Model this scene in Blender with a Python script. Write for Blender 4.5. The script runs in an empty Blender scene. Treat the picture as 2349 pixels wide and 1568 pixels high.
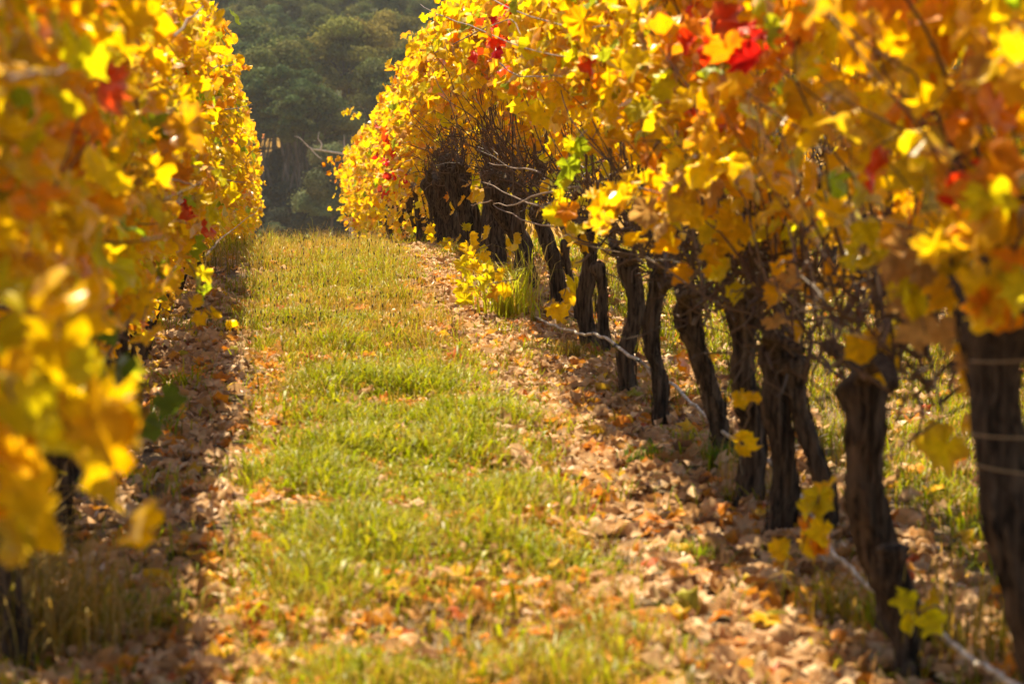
import bpy, math
import numpy as np
from mathutils import Vector

scene = bpy.context.scene
col = scene.collection
R = math.radians

# ------------------------------------------------------------------ camera
FPX, CU, CV, EYE = 5500.0, 1174.5, 784.0, 1.5        # focal length in px of a 2349 px wide frame
PITCH = math.atan(573 / FPX)
YAW = math.atan(534.5 / FPX * math.cos(PITCH))
cam_data = bpy.data.cameras.new("camera")
cam = bpy.data.objects.new("camera", cam_data)
col.objects.link(cam)
cam.location = (0, 0, EYE)
cam.rotation_euler = (math.pi / 2 - PITCH, 0, -YAW)
cam_data.sensor_width = 36.0
cam_data.lens = 36.0 * FPX / 2349.0
cam_data.clip_start = 0.1
cam_data.clip_end = 3000.0
cam_data.dof.use_dof = True
cam_data.dof.focus_distance = 20.5
cam_data.dof.aperture_fstop = 4.2
cam_data.dof.aperture_blades = 9
scene.camera = cam

# ------------------------------------------------------------------ light
SUN_EL, SUN_AZ = 61.0, -10.5                           # azimuth from +Y, negative = left
w = bpy.data.worlds.new("World")
scene.world = w
w.use_nodes = True
nt = w.node_tree
bg = nt.nodes["Background"]
sky = nt.nodes.new("ShaderNodeTexSky")
sky.sky_type = 'NISHITA'
sky.sun_disc = False
sky.sun_elevation = R(SUN_EL)
sky.sun_rotation = R(SUN_AZ)
nt.links.new(sky.outputs[0], bg.inputs[0])
bg.inputs[1].default_value = 0.065
sun_d = bpy.data.lights.new("sun", 'SUN')
sun_d.energy = 4.6
sun_d.angle = R(0.5)
sun_d.color = (1.0, 0.85, 0.59)
sun = bpy.data.objects.new("sun", sun_d)
col.objects.link(sun)
sd = Vector((math.sin(R(SUN_AZ)) * math.cos(R(SUN_EL)), math.cos(R(SUN_AZ)) * math.cos(R(SUN_EL)), math.sin(R(SUN_EL))))
sun.rotation_euler = sd.to_track_quat('Z', 'Y').to_euler()
sun.location = (0, 30, 40)
scene.view_settings.view_transform = 'Standard'
scene.view_settings.look = 'None'
scene.view_settings.exposure = 1.55
scene.view_settings.gamma = 1.0
scene.render.engine = 'CYCLES'
cy = scene.cycles
cy.max_bounces = 12
cy.diffuse_bounces = 9
cy.glossy_bounces = 2
cy.transmission_bounces = 9
cy.volume_bounces = 1
cy.use_denoising = True

# ------------------------------------------------------------------ helpers
def rng_(seed):
    return np.random.default_rng(seed)

_cx, _sx = math.cos(math.pi / 2 - PITCH), math.sin(math.pi / 2 - PITCH)
_RX = np.array([[1, 0, 0], [0, _cx, -_sx], [0, _sx, _cx]])
_cz, _sz = math.cos(-YAW), math.sin(-YAW)
_RM = np.array([[_cz, -_sz, 0], [_sz, _cz, 0], [0, 0, 1]]) @ _RX

def ray(u, v):
    return _RM @ np.array([(u - CU) / FPX, -(v - CV) / FPX, -1.0])

def at_x(u, v, x):
    d = ray(u, v); t = x / d[0]
    return np.array([x, d[1] * t, EYE + d[2] * t])

def at_y(u, v, y):
    d = ray(u, v); t = y / d[1]
    return np.array([d[0] * t, y, EYE + d[2] * t])

_PY = np.array([-40, 0, 13, 17, 20, 23, 29, 38.5, 48, 60, 100, 160, 220, 250, 285, 330, 420, 520, 700, 1000.])
_PZ = np.array([0, 0, .03, .09, .10, -.02, -.42, -1.08, -1.65, -2.6, -5.6, -10, -13, -11.5, -7, 0, 16, 40, 85, 95.])
_yy = np.linspace(-40, 1000, 10401)
_zz = np.interp(_yy, _PY, _PZ)
_k = np.hanning(41); _k /= _k.sum()
_zn = np.convolve(np.pad(_zz, 20, mode='edge'), _k, mode='valid')
_k2 = np.hanning(301); _k2 /= _k2.sum()
_zf = np.convolve(np.pad(_zz, 150, mode='edge'), _k2, mode='valid')
_bl = np.clip((_yy - 55) / 30, 0, 1)
_zs = _zn * (1 - _bl) + _zf * _bl

def gz(x, y):
    x = np.asarray(x, float); y = np.asarray(y, float)
    z = np.interp(y, _yy, _zs)
    bump = .012 * np.sin(x * 3.1 + y * 1.7) + .010 * np.sin(x * 5.3 - y * 2.9 + 1) + .006 * np.sin(x * 11 + y * 7.7 + 2)
    far = np.clip((y - 120) / 100, 0, 1)
    return z + bump * (1 - far) + far * (2.0 * np.sin(x * .03 + 1.0) + 1.2 * np.sin(x * .07 + y * .02))

def on_ground(u, v):
    d = ray(u, v); y = 12.0
    for _ in range(40):
        x = d[0] / d[1] * y
        y = (float(gz(x, y)) - EYE) / (d[2] / d[1])
    return np.array([d[0] / d[1] * y, y, float(gz(d[0] / d[1] * y, y))])

def noise1(y, seed, scale=1.0):
    r = rng_(seed); s = np.zeros_like(np.asarray(y, float))
    for k in range(5):
        s = s + np.sin(np.asarray(y) * (0.9 + 1.1 * k) * scale * r.uniform(.8, 1.2) + r.uniform(0, 6.28)) / (1 + .55 * k)
    return s / 2.2

def noise2(x, y, seed, scale=1.0):
    r = rng_(seed); s = 0
    for k in range(7):
        a = r.uniform(0, 6.28); f = scale * (1 + .7 * k) * r.uniform(.8, 1.2)
        s = s + np.sin((np.cos(a) * x + np.sin(a) * y) * f + r.uniform(0, 6.28)) / (1 + .35 * k)
    return s / 2.4

def link(name, me, mat, parent=None):
    o = bpy.data.objects.new(name, me)
    col.objects.link(o)
    if mat is not None:
        me.materials.append(mat)
    if parent is not None:
        o.parent = parent
    return o

def tri_mesh(name, verts, tris, cols=None, smooth=True):
    me = bpy.data.meshes.new(name)
    verts = np.ascontiguousarray(verts, np.float32); tris = np.ascontiguousarray(tris, np.int32)
    me.vertices.add(len(verts)); me.vertices.foreach_set("co", verts.ravel())
    me.loops.add(tris.size); me.loops.foreach_set("vertex_index", tris.ravel())
    me.polygons.add(len(tris))
    me.polygons.foreach_set("loop_start", np.arange(0, tris.size, 3, dtype=np.int32))
    me.polygons.foreach_set("loop_total", np.full(len(tris), 3, np.int32))
    if smooth:
        me.polygons.foreach_set("use_smooth", np.ones(len(tris), bool))
    if cols is not None:
        a = me.attributes.new("col", 'FLOAT_COLOR', 'POINT')
        c4 = np.ones((len(verts), 4), np.float32); c4[:, :3] = cols
        a.data.foreach_set("color", c4.ravel())
    me.update(calc_edges=True)
    return me

class TB:
    """collects tubes into one mesh"""
    def __init__(s): s.v, s.f, s.c, s.n = [], [], [], 0
    def tube(s, pts, rad, sides=5, color=(1, 1, 1), flute=0.0, seed=0, cap=True):
        pts = np.asarray(pts, float); n = len(pts)
        rad = np.broadcast_to(np.asarray(rad, float), (n,)) if np.ndim(rad) == 0 else np.asarray(rad, float)
        tan = np.gradient(pts, axis=0); tan /= np.linalg.norm(tan, axis=1)[:, None] + 1e-9
        ref = np.array([0, 1., 0]) if abs(tan[0][1]) < .8 else np.array([1., 0, 0])
        a = np.cross(tan, ref); a /= np.linalg.norm(a, axis=1)[:, None] + 1e-9
        b = np.cross(tan, a)
        th = np.arange(sides) * 2 * math.pi / sides
        rr = rad[:, None] * np.ones((1, sides))
        if flute:
            g = rng_(seed)
            for k in range(4):
                m = g.integers(2, 6); tw = g.uniform(-1.5, 1.5)
                rr = rr * (1 + flute * g.uniform(.4, 1) * np.sin(m * th[None] + tw * np.linspace(0, 3, n)[:, None] * g.uniform(.5, 2) + g.uniform(0, 6)))
            rr = rr * (1 + flute * .5 * g.normal(size=rr.shape))
        V = pts[:, None] + a[:, None] * (np.cos(th)[None, :, None] * rr[..., None]) + b[:, None] * (np.sin(th)[None, :, None] * rr[..., None])
        base = s.n
        V = V.reshape(-1, 3)
        i = np.arange(n - 1)[:, None] * sides; j = np.arange(sides)[None]; j2 = (j + 1) % sides
        q0, q1, q2, q3 = base + i + j, base + i + j2, base + i + sides + j2, base + i + sides + j
        F = np.concatenate([np.stack([q0, q1, q2], -1).reshape(-1, 3), np.stack([q0, q2, q3], -1).reshape(-1, 3)])
        s.n += len(V)
        if cap:
            V = np.concatenate([V, pts[:1], pts[-1:]])
            c0, c1 = s.n, s.n + 1; s.n += 2
            jj = np.arange(sides); jn = (jj + 1) % sides
            F = np.concatenate([F, np.stack([np.full(sides, c0), base + jn, base + jj], -1),
                                np.stack([np.full(sides, c1), base + (n - 1) * sides + jj, base + (n - 1) * sides + jn], -1)])
        s.v.append(V); s.f.append(F); s.c.append(np.tile(np.asarray(color, float), (len(V), 1)))
    def build(s, name, mat, parent=None):
        me = tri_mesh(name, np.concatenate(s.v), np.concatenate(s.f), np.concatenate(s.c))
        return link(name, me, mat, parent)

def spline(P, n):
    P = np.asarray(P, float); k = len(P)
    if k < 3:
        t = np.linspace(0, 1, n)[:, None]; return P[0] * (1 - t) + P[-1] * t
    Q = np.vstack([2 * P[0] - P[1], P, 2 * P[-1] - P[-2]])
    t = np.linspace(0, k - 1 - 1e-6, n); i = t.astype(int); f = (t - i)[:, None]
    p0, p1, p2, p3 = Q[i], Q[i + 1], Q[i + 2], Q[i + 3]
    return .5 * (2 * p1 + (p2 - p0) * f + (2 * p0 - 5 * p1 + 4 * p2 - p3) * f ** 2 + (3 * p1 - p0 - 3 * p2 + p3) * f ** 3)

def tag(o, label=None, cat=None, group=None, kind=None):
    if label: o["label"] = label
    if cat: o["category"] = cat
    if group: o["group"] = group
    if kind: o["kind"] = kind
    return o

def empty(name, loc, label, cat, group=None):
    o = bpy.data.objects.new(name, None)
    o.empty_display_size = .2
    col.objects.link(o)
    o.location = loc
    return tag(o, label, cat, group)

ORD = ["", "first", "second", "third", "fourth", "fifth", "sixth", "seventh", "eighth", "ninth", "tenth", "eleventh", "twelfth",
       "thirteenth", "fourteenth", "fifteenth", "sixteenth", "seventeenth", "eighteenth", "nineteenth", "twentieth"]
def ordinal(n):
    if n <= 20: return ORD[n]
    t = {2: "twenty", 3: "thirty", 4: "forty", 5: "fifty"}[n // 10]
    return t + "-" + ORD[n % 10] if n % 10 else {30: "thirtieth", 40: "fortieth"}[n]

# ------------------------------------------------------------------ materials
def new_mat(name):
    m = bpy.data.materials.new(name); m.use_nodes = True
    m.node_tree.nodes.clear()
    return m, m.node_tree.nodes, m.node_tree.links

def leaf_mat(name, trans=.5, gloss=.0, rough=.35, mottle=35, lo=.78, hi=1.12, warm=1.0):
    m, N, L = new_mat(name)
    out = N.new("ShaderNodeOutputMaterial")
    at = N.new("ShaderNodeAttribute"); at.attribute_name = "col"
    tc = N.new("ShaderNodeTexCoord")
    nz = N.new("ShaderNodeTexNoise"); nz.inputs["Scale"].default_value = mottle; nz.inputs["Detail"].default_value = 3
    L.new(tc.outputs["Object"], nz.inputs["Vector"])
    mr = N.new("ShaderNodeMapRange"); mr.inputs[1].default_value = .3; mr.inputs[2].default_value = .7
    mr.inputs[3].default_value = lo; mr.inputs[4].default_value = hi
    L.new(nz.outputs[0], mr.inputs[0])
    mul = N.new("ShaderNodeVectorMath"); mul.operation = 'SCALE'
    L.new(at.outputs["Color"], mul.inputs[0]); L.new(mr.outputs[0], mul.inputs["Scale"])
    d = N.new("ShaderNodeBsdfDiffuse"); t = N.new("ShaderNodeBsdfTranslucent")
    L.new(mul.outputs[0], d.inputs[0]); L.new(mul.outputs[0], t.inputs[0])
    mx = N.new("ShaderNodeMixShader"); mx.inputs[0].default_value = trans
    L.new(d.outputs[0], mx.inputs[1]); L.new(t.outputs[0], mx.inputs[2])
    last = mx
    if gloss:
        g = N.new("ShaderNodeBsdfGlossy"); g.inputs["Roughness"].default_value = rough
        fr = N.new("ShaderNodeFresnel"); fr.inputs[0].default_value = 1.45
        fm = N.new("ShaderNodeMath"); fm.operation = 'MULTIPLY'; fm.inputs[1].default_value = gloss
        L.new(fr.outputs[0], fm.inputs[0])
        m2 = N.new("ShaderNodeMixShader")
        L.new(fm.outputs[0], m2.inputs[0]); L.new(mx.outputs[0], m2.inputs[1]); L.new(g.outputs[0], m2.inputs[2])
        last = m2
    L.new(last.outputs[0], out.inputs[0])
    return m

def bark_mat(name, dark, light, sx=60, sz=6, bump=.02):
    m, N, L = new_mat(name)
    out = N.new("ShaderNodeOutputMaterial"); p = N.new("ShaderNodeBsdfPrincipled")
    p.inputs["Roughness"].default_value = .95
    p.inputs["Specular IOR Level"].default_value = .15
    tc = N.new("ShaderNodeTexCoord"); mp = N.new("ShaderNodeMapping")
    mp.inputs["Scale"].default_value = (sx, sx, sz)
    L.new(tc.outputs["Object"], mp.inputs[0])
    n1 = N.new("ShaderNodeTexNoise"); n1.inputs["Scale"].default_value = 1; n1.inputs["Detail"].default_value = 6
    n1.inputs["Distortion"].default_value = .6
    L.new(mp.outputs[0], n1.inputs["Vector"])
    cr = N.new("ShaderNodeValToRGB")
    cr.color_ramp.elements[0].position = .36; cr.color_ramp.elements[0].color = (*dark, 1)
    cr.color_ramp.elements[1].position = .68; cr.color_ramp.elements[1].color = (*light, 1)
    L.new(n1.outputs[0], cr.inputs[0]); L.new(cr.outputs[0], p.inputs["Base Color"])
    b = N.new("ShaderNodeBump"); b.inputs["Strength"].default_value = .9; b.inputs["Distance"].default_value = bump
    L.new(n1.outputs[0], b.inputs["Height"]); L.new(b.outputs[0], p.inputs["Normal"])
    L.new(p.outputs[0], out.inputs[0])
    return m

M_LEAF = leaf_mat("vine_leaf", .64, .16, .42)
M_LITTER = leaf_mat("dry_leaf", .35, .14, .5, mottle=30, lo=.75, hi=1.15)
M_GRASS = leaf_mat("grass_blade", .5, .025, .45, mottle=8, lo=.85, hi=1.1)
M_GUM = leaf_mat("eucalypt_leaf", .28, .04, .5, mottle=.35, lo=.75, hi=1.2)
M_BARK = bark_mat("vine_bark", (.013, .009, .006), (.130, .090, .058))
M_GUMBARK = bark_mat("eucalypt_bark", (.03, .025, .02), (.13, .11, .09), 3, .4, .05)
M_DEAD = bark_mat("dead_wood", (.30, .27, .24), (.55, .50, .45), 3, .6, .03)

def cane_mat():
    m, N, L = new_mat("vine_cane")
    out = N.new("ShaderNodeOutputMaterial"); p = N.new("ShaderNodeBsdfPrincipled")
    at = N.new("ShaderNodeAttribute"); at.attribute_name = "col"
    L.new(at.outputs["Color"], p.inputs["Base Color"]); p.inputs["Roughness"].default_value = .6
    p.inputs["Specular IOR Level"].default_value = .35
    L.new(p.outputs[0], out.inputs[0])
    return m
M_CANE = cane_mat()

def hose_mat():
    m, N, L = new_mat("dusty_hose")
    out = N.new("ShaderNodeOutputMaterial"); p = N.new("ShaderNodeBsdfPrincipled")
    nz = N.new("ShaderNodeTexNoise"); nz.inputs["Scale"].default_value = 22; nz.inputs["Detail"].default_value = 5
    tc = N.new("ShaderNodeTexCoord"); L.new(tc.outputs["Object"], nz.inputs["Vector"])
    cr = N.new("ShaderNodeValToRGB")
    cr.color_ramp.elements[0].position = .35; cr.color_ramp.elements[0].color = (.15, .12, .09, 1)
    cr.color_ramp.elements[1].position = .62; cr.color_ramp.elements[1].color = (.52, .45, .35, 1)
    L.new(nz.outputs[0], cr.inputs[0]); L.new(cr.outputs[0], p.inputs["Base Color"])
    p.inputs["Roughness"].default_value = .5
    L.new(p.outputs[0], out.inputs[0])
    return m

def ground_mat():
    m, N, L = new_mat("vineyard_soil")
    out = N.new("ShaderNodeOutputMaterial"); p = N.new("ShaderNodeBsdfPrincipled")
    p.inputs["Roughness"].default_value = .95; p.inputs["Specular IOR Level"].default_value = .1
    geo = N.new("ShaderNodeNewGeometry")
    n1 = N.new("ShaderNodeTexNoise"); n1.inputs["Scale"].default_value = 6; n1.inputs["Detail"].default_value = 8
    n1.inputs["Roughness"].default_value = .7
    L.new(geo.outputs["Position"], n1.inputs["Vector"])
    n2 = N.new("ShaderNodeTexNoise"); n2.inputs["Scale"].default_value = 60; n2.inputs["Detail"].default_value = 4
    L.new(geo.outputs["Position"], n2.inputs["Vector"])
    soil = N.new("ShaderNodeValToRGB")
    e = soil.color_ramp.elements
    e[0].position = .3; e[0].color = (.055, .038, .022, 1)
    e[1].position = .7; e[1].color = (.20, .14, .080, 1)
    mixn = N.new("ShaderNodeMath"); mixn.operation = 'MULTIPLY_ADD'; mixn.inputs[1].default_value = .5
    L.new(n2.outputs[0], mixn.inputs[0])
    half = N.new("ShaderNodeMath"); half.operation = 'MULTIPLY'; half.inputs[1].default_value = .5
    L.new(n1.outputs[0], half.inputs[0]); L.new(half.outputs[0], mixn.inputs[2])
    L.new(mixn.outputs[0], soil.inputs[0])
    # dry golden pasture away in the valley and up the hill
    gold = N.new("ShaderNodeValToRGB")
    gold.color_ramp.elements[0].position = .35; gold.color_ramp.elements[0].color = (.23, .12, .015, 1)
    gold.color_ramp.elements[1].position = .7; gold.color_ramp.elements[1].color = (.32, .175, .03, 1)
    n3 = N.new("ShaderNodeTexNoise"); n3.inputs["Scale"].default_value = .25; n3.inputs["Detail"].default_value = 6
    L.new(geo.outputs["Position"], n3.inputs["Vector"]); L.new(n3.outputs[0], gold.inputs[0])
    sep = N.new("ShaderNodeSeparateXYZ"); L.new(geo.outputs["Position"], sep.inputs[0])
    mr = N.new("ShaderNodeMapRange"); mr.inputs[1].default_value = 55; mr.inputs[2].default_value = 75
    L.new(sep.outputs["Y"], mr.inputs[0])
    mx = N.new("ShaderNodeMix"); mx.data_type = 'RGBA'
    L.new(mr.outputs[0], mx.inputs["Factor"]); L.new(soil.outputs[0], mx.inputs["A"]); L.new(gold.outputs[0], mx.inputs["B"])
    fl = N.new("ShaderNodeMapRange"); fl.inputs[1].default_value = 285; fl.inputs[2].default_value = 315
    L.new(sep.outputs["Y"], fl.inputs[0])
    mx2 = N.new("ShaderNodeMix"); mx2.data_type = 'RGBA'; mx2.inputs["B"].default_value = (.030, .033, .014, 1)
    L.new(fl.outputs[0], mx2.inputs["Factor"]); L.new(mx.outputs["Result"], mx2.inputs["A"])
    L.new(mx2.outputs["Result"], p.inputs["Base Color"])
    b = N.new("ShaderNodeBump"); b.inputs["Strength"].default_value = .7; b.inputs["Distance"].default_value = .02
    L.new(n2.outputs[0], b.inputs["Height"]); L.new(b.outputs[0], p.inputs["Normal"])
    L.new(p.outputs[0], out.inputs[0])
    return m

# ------------------------------------------------------------------ ground
xs = np.unique(np.concatenate([np.linspace(-600, -30, 24), np.linspace(-30, -4, 14), np.linspace(-4, 8, 61), np.linspace(8, 40, 17), np.linspace(40, 600, 24)]))
ys = np.unique(np.concatenate([np.linspace(-40, 2, 15), np.linspace(2, 60, 233), np.linspace(60, 300, 61), np.linspace(300, 1000, 60)]))
GX, GY = np.meshgrid(xs, ys)
GV = np.stack([GX, GY, gz(GX, GY)], -1).reshape(-1, 3)
nx, ny = len(xs), len(ys)
ii = (np.arange(ny - 1)[:, None] * nx + np.arange(nx - 1)[None]).ravel()
GF = np.concatenate([np.stack([ii, ii + 1, ii + nx + 1], -1), np.stack([ii, ii + nx + 1, ii + nx], -1)])
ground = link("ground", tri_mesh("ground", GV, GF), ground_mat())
tag(ground, kind="structure")

# ------------------------------------------------------------------ leaf templates
def leaf_templates(K, ring, bend, count, seed, lobes=.16):
    r = rng_(seed); out = []
    for _ in range(count):
        th = np.linspace(-math.pi, math.pi, K, endpoint=False) + math.pi / K * 0
        a = np.abs(th)
        rad = np.interp(a, [0, .45, .95, 1.45, 2.0, 2.6, 3.0, math.pi], [.60, .42, .56, .37, .48, .38, .30, .05])
        rad = rad * (1 + lobes * .5 * r.normal(size=K) * (K > 10)) * (1 + .06 * ((np.arange(K) % 2) * 2 - 1))
        ox, oy = np.sin(th) * rad, np.cos(th) * rad
        V = [np.zeros((1, 2))]; rim = [np.zeros(1)]
        if ring:
            V.append(np.stack([ox, oy], -1) * .55); rim.append(np.full(K, .25))
        V.append(np.stack([ox, oy], -1)); rim.append(np.ones(K))
        V = np.concatenate(V); rim = np.concatenate(rim)
        j = np.arange(K); j2 = (j + 1) % K
        T = [np.stack([np.zeros(K, int), 1 + j2, 1 + j], -1)]
        if ring:
            T += [np.stack([1 + j, 1 + j2, 1 + K + j2], -1), np.stack([1 + j, 1 + K + j2, 1 + K + j], -1)]
        T = np.concatenate(T)
        x, y = V[:, 0], V[:, 1]
        z = r.uniform(-.1, .5) * np.abs(x) * bend + bend * r.normal(0, .10) * np.sin(7 * x + r.uniform(0, 6)) + bend * .07 * np.sin(9 * y + r.uniform(0, 6))
        k1 = r.uniform(-1.6, 2.0) * bend; k2 = r.uniform(-1.2, 1.8) * bend
        def roll(p, z, k):
            if abs(k) < .05: return p, z
            return np.sin(p * k) / k - z * np.sin(p * k), (1 - np.cos(p * k)) / k + z * np.cos(p * k)
        x, z = roll(x, z, k1)
        y, z = roll(y, z, k2)
        z = z + bend * .05 * r.normal(size=len(z))
        out.append((np.stack([x, y, z], -1), T, rim))
    return out

T_NEAR = leaf_templates(30, True, 1.0, 16, 11)
T_MID = leaf_templates(20, False, .95, 14, 12)
T_FAR = leaf_templates(13, False, .8, 8, 13)
T_DRY = leaf_templates(14, True, 1.15, 18, 14)
T_QUAD = leaf_templates(5, False, .6, 4, 15)

def unit(a):
    return a / (np.linalg.norm(a, axis=-1, keepdims=True) + 1e-9)

def leaf_arrays(P, Nn, Td, S, C, temps, rimcol=None, rimamt=None, seed=0):
    r = rng_(seed); n = len(P)
    which = r.integers(0, len(temps), n)
    z = unit(Nn); y = unit(Td - (Td * z).sum(-1, keepdims=True) * z); x = np.cross(y, z)
    VV, FF, CC, base = [], [], [], 0
    for k, (tv, tt, rim) in enumerate(temps):
        idx = np.where(which == k)[0]
        if not len(idx): continue
        m = len(tv)
        V = P[idx][:, None] + S[idx][:, None, None] * (tv[None, :, 0:1] * x[idx][:, None] + tv[None, :, 1:2] * y[idx][:, None] + tv[None, :, 2:3] * z[idx][:, None])
        c = np.repeat(C[idx][:, None], m, 1)
        if rimcol is not None:
            am = (rimamt[idx][:, None] * rim[None])[..., None]
            c = c * (1 - am) + np.asarray(rimcol) * am
        F = tt[None] + (base + np.arange(len(idx)) * m)[:, None, None]
        base += m * len(idx)
        VV.append(V.reshape(-1, 3)); FF.append(F.reshape(-1, 3)); CC.append(c.reshape(-1, 3))
    return np.concatenate(VV), np.concatenate(FF), np.concatenate(CC)

def leaf_mesh(name, *a, **k):
    V, F, C = leaf_arrays(*a, **k)
    return tri_mesh(name, V, F, C)

# ------------------------------------------------------------------ the hillside forest
def make_crown(seed, wid, hgt, n, droop=0.0, hue=(.085, .095, .028)):
    """crown of leaf sprays gathered in uneven clumps, centred over z=0 (crown base) .. hgt"""
    r = rng_(seed)
    lobes = []
    nl = int(r.integers(26, 32))
    for k in range(nl):
        a = r.uniform(0, 6.28); q = r.uniform(0, 1) ** .6
        zz = r.uniform(.12, .95)
        env = math.sin(math.pi * min(1, .18 + zz * .80)) ** .6
        lobes.append((math.cos(a) * q * wid * .42 * env, math.sin(a) * q * wid * .42 * env, zz * hgt, wid * r.uniform(.08, .165)))
    P, Nn, S, C = [], [], [], []
    for (lx, ly, lz, lr) in lobes:
        m = int(n / nl * (lr / (wid * .12)) ** 2)
        d = unit(r.normal(size=(m, 3)))
        d[:, 2] = np.where(d[:, 2] < 0, d[:, 2] * .45, d[:, 2])
        rad = lr * (1.05 - np.abs(r.normal(0, .13, m)) + (r.uniform(size=m) < .25) * r.normal(0, .30, m))
        p = np.array([lx, ly, lz]) + d * rad[:, None] * np.array([r.uniform(.9, 1.5), r.uniform(.9, 1.5), r.uniform(.65, 1.05)])
        p[:, 2] -= droop * (np.hypot(p[:, 0] - lx, p[:, 1] - ly)) * r.uniform(0, 1, m)
        P.append(p); Nn.append(unit(d + r.normal(0, .38, (m, 3))))
        S.append(r.uniform(.22, .46, m))
        tint = r.uniform(.65, 1.4)
        c = np.array(hue) * tint * r.uniform(.7, 1.3, (m, 1)); c[:, 0] *= r.uniform(.85, 1.3)
        C.append(c)
    P = np.concatenate(P); n_ = len(P)
    td = r.normal(size=(n_, 3)); td[:, 2] -= .8
    me = leaf_mesh("crown", P, np.concatenate(Nn), td, np.concatenate(S), np.concatenate(C), T_QUAD, seed=seed)
    me.materials.append(M_GUM)
    return me, lobes

def make_gum(seed, H, wid, ch, n=26000, stems=1, droop=.2, hue=(.085, .095, .028)):
    r = rng_(seed)
    cme, lobes = make_crown(seed, wid, ch, n, droop, hue)
    tb = TB()
    zb = H - ch
    for s in range(stems):
        bx, by = (0, 0) if s == 0 else r.uniform(-1.2, 1.2, 2)
        top = np.array([r.uniform(-1, 1), r.uniform(-1, 1), zb + ch * .45])
        tr = spline([[bx, by, -.6], [bx + r.uniform(-.3, .3), by + r.uniform(-.3, .3), zb * .5], top * [1, 1, .85], top], 12)
        r0 = H * (.017 if stems < 3 else .010) * r.uniform(.8, 1.25)
        tb.tube(tr, np.linspace(r0 * 1.15, r0 * .45, 12), 8, flute=.06, seed=seed + s)
        for (lx, ly, lz, lr) in lobes[s::stems]:
            k = int(r.integers(5, 11))
            st = tr[k]
            en = np.array([lx, ly, zb + lz - lr * .1])
            mid = (st + en) / 2 + np.array([0, 0, -.3])
            tb.tube(spline([st, mid, en], 6), np.linspace(r0 * .35, r0 * .08, 6), 5)
    tme = tri_mesh("trunk", np.concatenate(tb.v), np.concatenate(tb.f), np.concatenate(tb.c))
    tme.materials.append(M_GUMBARK)
    return cme, tme, zb

OL = (.100, .122, .028); GR = (.068, .095, .028); GOLD = (.150, .148, .026); PALE = (.100, .13, .050)
GUMS = [make_gum(31, 18, 11, 9, hue=OL), make_gum(32, 17, 9.5, 9.5, hue=OL, stems=2), make_gum(33, 16, 10, 8, hue=GR),
        make_gum(34, 19, 12, 9, hue=GOLD, stems=2), make_gum(35, 13, 9, 9.5, hue=PALE, droop=.5), make_gum(36, 20, 9, 12, hue=GR), make_gum(37, 17, 5.5, 6.5, n=9000, stems=3, hue=GR)]
SHRUBS = [make_gum(41, 4.2, 4.6, 3.6, n=7000, hue=(.035, .045, .025)), make_gum(42, 3.2, 4.0, 2.8, n=7000, hue=(.085, .11, .045))]

tree_list = []       # (x, y, proto, scale, tier)
def gum_at(u, v_top, y, k, tier, widen=1.0):
    x = at_y(u, 300, y)[0]; base = float(gz(x, y))
    H = {0: 18, 1: 17, 2: 16, 3: 19, 4: 13, 5: 20, 6: 17}[k]
    top = at_y(u, v_top, y)[2]
    tree_list.append((x, y, k, (top - base) / H, tier, widen, u))
# lower tier, at the foot of the hill
for a in [(565, 128, 236, 0), (648, 100, 243, 1), (718, 205, 231, 2), (806, 62, 256, 3), (880, 150, 246, 0), (962, 120, 243, 1), (480, 120, 240, 2),
          (400, 100, 245, 0), (600, 190, 229, 6), (655, 160, 227, 6), (684, 200, 222, 6), (700, 170, 229, 6), (1060, 110, 244, 0), (1150, 95, 240, 3), (320, 110, 243, 1)]:
    gum_at(*a, 0)
for a in [(762, 335, 206, 4), (850, 340, 214, 4)]:
    gum_at(*a, 1)
_r = rng_(77)
rows = [(278, 26, 85, 9), (296, 30, 50, 11), (318, 33, 10, 12), (342, 33, -30, 12), (366, 36, -60, 15), (392, 36, -100, 15), (425, 40, -140, 15), (470, 40, -200, 14)]
for _b, (y0, dx, vt, nn) in enumerate(rows):
    for i in range(nn):
        u = 330 + (i + _r.uniform(.1, .9)) * 880 / nn
        if i == 0:
            for uu in (90, 170, 250, 1290, 1370):
                gum_at(uu + _r.uniform(-30, 30), vt + _r.uniform(-30, 30), y0 + _r.uniform(-13, 13), int(_r.choice([0, 1, 2, 3, 5])), 2 + _b)
        gum_at(u, vt + _r.uniform(-30, 30), y0 + _r.uniform(-13, 13), int(_r.choice([0, 1, 2, 2, 3, 5])), 2 + _b)

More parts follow.
